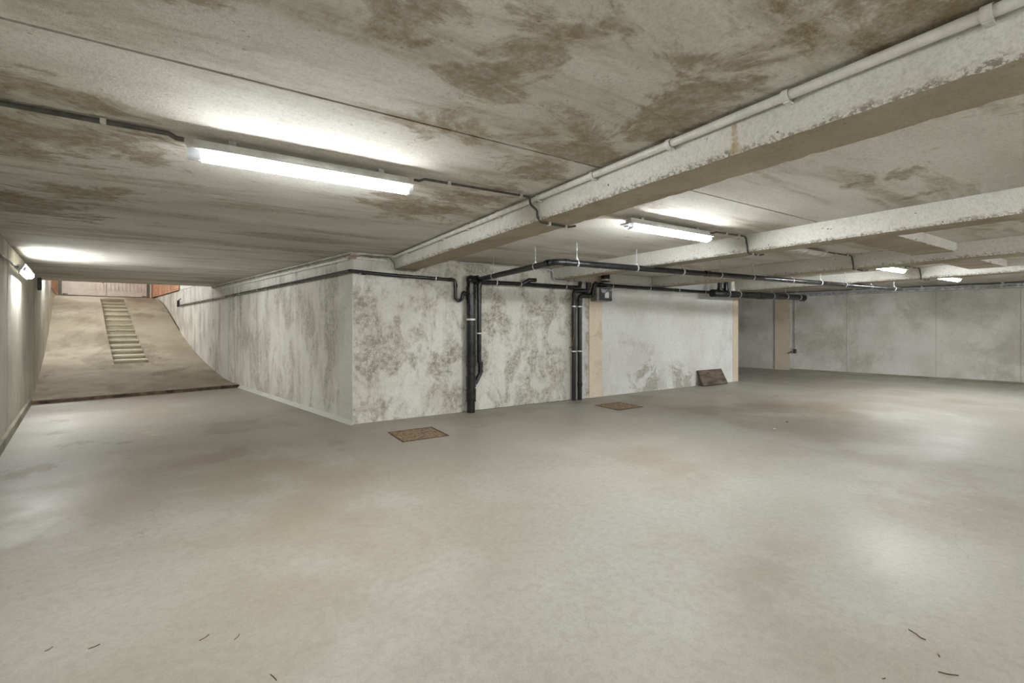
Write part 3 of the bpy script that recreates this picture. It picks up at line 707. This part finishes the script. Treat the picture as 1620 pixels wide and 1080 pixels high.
for z in (.30, 1.88): ring('socket', (5.655, 6.575, z), (0, 0, 1), .050, .07, 'black', t, 18, .012)
ring('socket', (5.86, 6.555, 1.975), (1, -.1, 0), .049, .07, 'black', t, 18, .012)
conduit('rust brown cable stub on the wall beside the paired risers', [(5.44, 6.63, .99), (5.462, 6.57, 1.0), (5.468, 6.53, 1.20), (5.49, 6.53, 1.28)], .007, 'copper', .02, group='stray cables')
bm = NB(); box(bm, (5.735, YW - .03, .0), (5.825, YW - .002, 1.955)); bevel(bm, .006, 1); tag(link('cover_strip', bm, 'strip', None), 'tall pale grey cover strip beside the paired black risers', 'cover strip')
# wall run to the right end of the block
t = thing('drain_pipe', 'black drain pipe along the wall behind the wall lamp to the end of the block', 'pipe', loc=(7.5, 6.57, 2.19))
tube('pipe_tube', [(6.045, 6.575, 2.200), (6.5, 6.575, 2.19), (9.75, 6.575, 2.186), (9.85, 6.45, 2.15)], .036, 'black', t, .04, 16)
for x in (6.49, 7.58, 8.52, 9.46): clamp((x, 6.575, 2.189), (1, 0, 0), .037, t, (x, YW, 2.189), w=.02)
ring('socket', (6.2, 6.575, 2.20), (1, 0, 0), .044, .09, 'black', t, 18, .012)
# wall lamp box
t = thing('wall_lamp', 'square black fronted lamp box with a white patch under the pipe by the warm column', 'lamp', loc=(6.2, 6.58, 1.87))
bm = NB(); box(bm, (5.985, 6.46, 1.870), (6.37, YW - .013, 2.135)); bevel(bm, .012); link('lamp_housing', bm, 'housing_grey', t)
bm = NB(); box(bm, (6.045, 6.445, 1.885), (6.365, 6.4585, 2.125)); bevel(bm, .006); link('lamp_glass', bm, 'gloss_black', t)
bm = NB(); prism(bm, [(6.175, 1.935), (6.275, 1.935), (6.275, 2.035), (6.25, 2.055), (6.175, 2.02)], 6.441, 6.4445)
for v in bm.verts: v.co = Vector((v.co.x, v.co.z, v.co.y))
link('lamp_patch', bm, 'plain_white', t)  # five-sided white patch on the black front
bm = NB(); box(bm, (6.05, 6.437, 1.888), (6.36, 6.4445, 1.915)); link('lamp_bezel', bm, 'black_old', t)
bm = NB(); sweep(bm, [(6.24, 6.50, 2.252), (6.24, 6.50, 2.435)], .085, 18); o = link('pipe_tube', bm, 'black', None, True); o.name = 'pipe_stub'; tag(o, 'short black pipe stub coming down above the wall lamp box', 'pipe')
ring('collar', (6.24, 6.50, 2.285), (0, 0, 1), .095, .03, 'clip', o)
# thick pipe over the passage
ZP0, ZP1 = 2.13, 2.15
t = thing('drain_pipe', 'thick black drain pipe hung over the passage at the end of the block', 'pipe', loc=(11.5, 6.25, 2.14))
tube('pipe_tube', [(9.30, 6.27, ZP0), (13.05, 6.10, ZP1)], .078, 'black', t, 0, 20)
for x, w in ((9.36, .12), (11.15, .22), (12.98, .12)): ring('socket', (x, 6.27 - (x - 9.3) * .045, ZP0 + .005), (1, -.045, 0), .088, w, 'black', t, 22, .02)
for x in (9.85, 10.25, 11.6, 12.2, 12.8): hang((x, 6.27 - (x - 9.3) * .045, ZP0 + (x - 9.3) * .0053), (1, -.045, 0), .079, t)
for x, m_, nm in ((9.55, 'black', 'left black one of the three short pipes above the thick passage pipe'), (9.78, 'black', 'middle black one of the three short pipes above the thick passage pipe'), (10.02, 'white', 'short white pipe above the thick black passage pipe')):
    bm = NB(); sweep(bm, [(x, 6.25, 2.214), (x, 6.25, CEIL - .001)], .050 if m_ == 'black' else .062, 16); o = link('pipe_stub', bm, m_, None, True); tag(o, nm, 'pipe', 'short pipes above the thick pipe')
    ring('collar', (x, 6.25, 2.235), (0, 0, 1), .062 if m_ == 'black' else .07, .05, m_, o)

# ------------------------------------------------------------------ far wall fittings
def fp(y, off, z):
    p = FW(y) - nF * off; return Vector((p.x, p.y, z))
t = thing('cable_tray', 'perforated galvanised cable tray along the far wall', 'cable tray', loc=fp(4, .2, 2.33))
def tray_side(y0, y1, off, z0, z1, name):
    bm = NB(); a, b = fp(y0, off, 0), fp(y1, off, 0); L = (b - a).length; u = (b - a).normalized(); w = Vector((nF.x, nF.y, 0)) * .0025
    def bar(s0, s1, za, zb):
        p, q = a + u * s0, a + u * s1
        prism(bm, [(p.x, p.y), (q.x, q.y), ((q + w).x, (q + w).y), ((p + w).x, (p + w).y)], za, zb)
    bar(0, L, z0, z0 + .022); bar(0, L, z1 - .022, z1); s = 0
    while s < L - .05: bar(s, s + .030, z0 + .022, z1 - .022); s += .085
    return link(name, bm, 'galv', t)
Y0T, Y1T = -1.0, 8.2
tray_side(Y0T, Y1T, .33, 2.315, 2.385, 'tray_side'); tray_side(Y0T, Y1T, .05, 2.315, 2.385, 'tray_side')
seg_wall(t, FW(Y0T) - nF * .33, FW(Y1T) - nF * .33, 2.309, 2.3145, nF, .28, 'galv', 'tray_base')
for y in (.2, 1.6, 3.0, 4.4, 5.8, 7.2):
    p = fp(y, .345, 2.3); bm = NB(); box(bm, (p.x - .02, p.y - .02, 2.385), (p.x + .02, p.y + .02, CEIL)); link('tray_hanger', bm, 'clip', t)
for k, (o_, r) in enumerate(((.12, .012), (.2, .016), (.26, .010))):
    pts = [fp(Y0T + .1 + (Y1T - Y0T - .2) * i / 12, o_ + random.uniform(-.02, .02), 2.316 + r) for i in range(13)]
    bm = NB(); sweep(bm, fillet(pts, .2, 4), r, 8); tag(link('cable', bm, 'black_old', None, True), ['thin black cable nearest the wall in the cable tray', 'thick black cable in the middle of the cable tray', 'thinnest black cable at the front of the cable tray'][k], 'cable', 'cables in the tray')
t = thing('wall_tap', 'small wall tap on a thin pipe beside the far warm column', 'tap', loc=fp(7.32, .05, .6))
tube('supply_pipe', [fp(7.30, .05, 2.31), fp(7.30, .05, .66)], .014, 'ivory', t, 0, 10)
bm = NB(); c = fp(7.30, .06, .60); box(bm, (-.035, -.035, -.06), (.035, .035, .07), Matrix.Translation(c)); bevel(bm, .01); link('tap_body', bm, 'dgrey', t, True)
tube('tap_spout', [c, c + Vector((-.06, .10, -.02)), c + Vector((-.075, .16, -.07))], .018, 'grey', t, .03, 10)
bm = NB(); box(bm, (-.06, -.02, .085), (.03, .02, .105), Matrix.Translation(c)); link('tap_handle', bm, 'clip', t)
for z in (1.9, 1.35, .9): ring('pipe_clip', fp(7.30, .05, z), (0, 0, 1), .019, .02, 'clip', t)

# ------------------------------------------------------------------ left wall cable and bracket
t = thing('cable', 'black cable drooping along the left wall to the wall tube light', 'cable', loc=(LW(8).x, 8, 2.18))
def lp(y, off, z):
    p = LW(y) - nL * off; return (p.x, p.y, z)
tube('cable_tube', [lp(4.5, .02, 2.22), lp(7.4, .02, 2.185), lp(8.1, .03, 2.19), lp(8.35, .03, 2.18), lp(8.53, .06, 2.175)], .011, 'black_old', t, .2, 8)
for y in (6.6, 7.5): ring('cable_clip', lp(y, .02, 2.185 if y > 7 else 2.195), (*dL, 0), .016, .03, 'galv', t)
bm = NB(); p = Vector(lp(13.1, .05, 2.25)); box(bm, (-.03, -.04, -.12), (.03, .04, .14), Matrix.Translation(p) @ Matrix.Rotation(AL, 4, 'Z')); bevel(bm, .01, 1)
tag(link('edge_bracket', bm, 'dgrey'), 'small dark edge bracket on the left wall just before the ceiling ends', 'bracket')  # thin dark bracket near the ceiling edge

# ------------------------------------------------------------------ floor covers
def floor_cover(label, x0, y0, x1, y1):
    t = thing('floor_cover', label, 'floor cover', 'rusty chequer plate covers', ((x0 + x1) / 2, (y0 + y1) / 2, 0))
    bm = NB(); w = .018
    for a, b in (((x0, y0), (x1, y0 + w)), ((x0, y1 - w), (x1, y1)), ((x0, y0 + w), (x0 + w, y1 - w)), ((x1 - w, y0 + w), (x1, y1 - w))):
        box(bm, (*a, 0), (*b, .006))
    link('cover_frame', bm, 'rust', t)
    bm = NB(); box(bm, (x0 + w + .003, y0 + w + .003, 0), (x1 - w - .003, y1 - w - .003, .004)); p = link('cover_plate', bm, 'rust_low', t)
    bm = NB(); n = 17; sx = (x1 - x0 - .06) / n; sy = (y1 - y0 - .06) / n
    for i in range(n):
        for j in range(n):
            cx, cy = x0 + .03 + (i + .5) * sx, y0 + .03 + (j + .5) * sy; a = math.pi / 4 if (i + j) % 2 else -math.pi / 4
            R_ = Matrix.Translation((cx, cy, .004)) @ Matrix.Rotation(a, 4, 'Z')
            v = [bm.verts.new(R_ @ Vector(q)) for q in ((-.017, 0, 0), (0, -.0065, 0), (.017, 0, 0), (0, .0065, 0), (-.008, 0, .003), (.008, 0, .003))]
            for f in ((0, 1, 4), (1, 5, 4), (1, 2, 5), (2, 3, 5), (3, 4, 5), (3, 0, 4)): bm.faces.new([v[k] for k in f])
    o = link('tread_pattern', bm, 'rust_plate', p); o['kind'] = 'stuff'
    return t
floor_cover('rusty square floor cover near the block corner, before the thick drain stack', 1.79, 5.31, 2.40, 5.90)
floor_cover('rusty square floor cover before the warm column and the wall lamp', 5.48, 5.41, 6.08, 5.97)

# ------------------------------------------------------------------ board leaning on the wall
t = thing('leaning_board', 'brown weathered board leaning against the pale wall near the end of the block', 'board', loc=(9.7, 6.6, 0))
bm = NB(); tilt = math.radians(26)
box(bm, (-.46, -.018, 0), (.46, .018, .38)); 
for v in bm.verts:
    if v.co.z > .1: v.co.x -= .03 if v.co.x > 0 else .0
bevel(bm, .003, 1)
bmesh.ops.transform(bm, matrix=Matrix.Translation((9.72, 6.66 - .19 - .008, .012)) @ Matrix.Rotation(math.radians(-1), 4, 'Z') @ Matrix.Rotation(-tilt, 4, 'X'), verts=bm.verts)
link('board_panel', bm, 'board', t)

# ------------------------------------------------------------------ litter on the floor
def twig(label, pts, r, mat='twig'):
    bm = NB(); sweep(bm, [Vector((*p, r * 1.0)) for p in pts], r, 6); tag(link('twig' if mat == 'twig' else 'leaf', bm, mat, None, True), label, 'twig' if mat == 'twig' else 'leaf', 'bits of litter on the floor')
G = 'thin dry twig lying on the floor in front of the camera side'
twig('bent dry twig on the floor under the white pipe beam', [(2.660, .795), (2.650, .765), (2.634, .745), (2.636, .728)], .0022)
twig('straight dry twig on the floor under the white pipe beam', [(2.436, .634), (2.452, .608), (2.478, .584)], .0020)
for p, q in (((-.506, 2.640), (-.470, 2.652)), ((-.102, 2.446), (-.066, 2.472)), ((.150, 2.058), (.168, 2.010)), ((.03, 2.37), (.05, 2.40)), ((-.66, 2.72), (-.64, 2.74)), ((2.2, .74), (2.215, .735)), ((2.55, .66), (2.565, .67))):
    twig('tiny dry stalk lying on the pale floor', [p, ((p[0] + q[0]) / 2 + .003, (p[1] + q[1]) / 2 - .003), q], .0017)
def scrap(label, x, y, s, mat, kind):
    bm = NB(); n = 7; v = [bm.verts.new((x + s * random.uniform(.7, 1) * math.cos(2 * math.pi * k / n), y + s * .6 * math.sin(2 * math.pi * k / n), .002 + .004 * (k % 2))) for k in range(n)]
    c = bm.verts.new((x, y, .010)); d = bm.verts.new((x, y, .0005))
    for k in range(n): bm.faces.new((v[k], v[(k + 1) % n], c)); bm.faces.new((v[(k + 1) % n], v[k], d))
    tag(link(kind, bm, mat), label, kind.replace('_', ' '))
scrap('small white scrap of paper on the open floor', 6.30, 3.31, .035, 'plain_white', 'paper_scrap')
scrap('dark dry leaf on the open floor beside the white scrap', 6.9, 3.45, .04, 'leaf', 'dry_leaf')
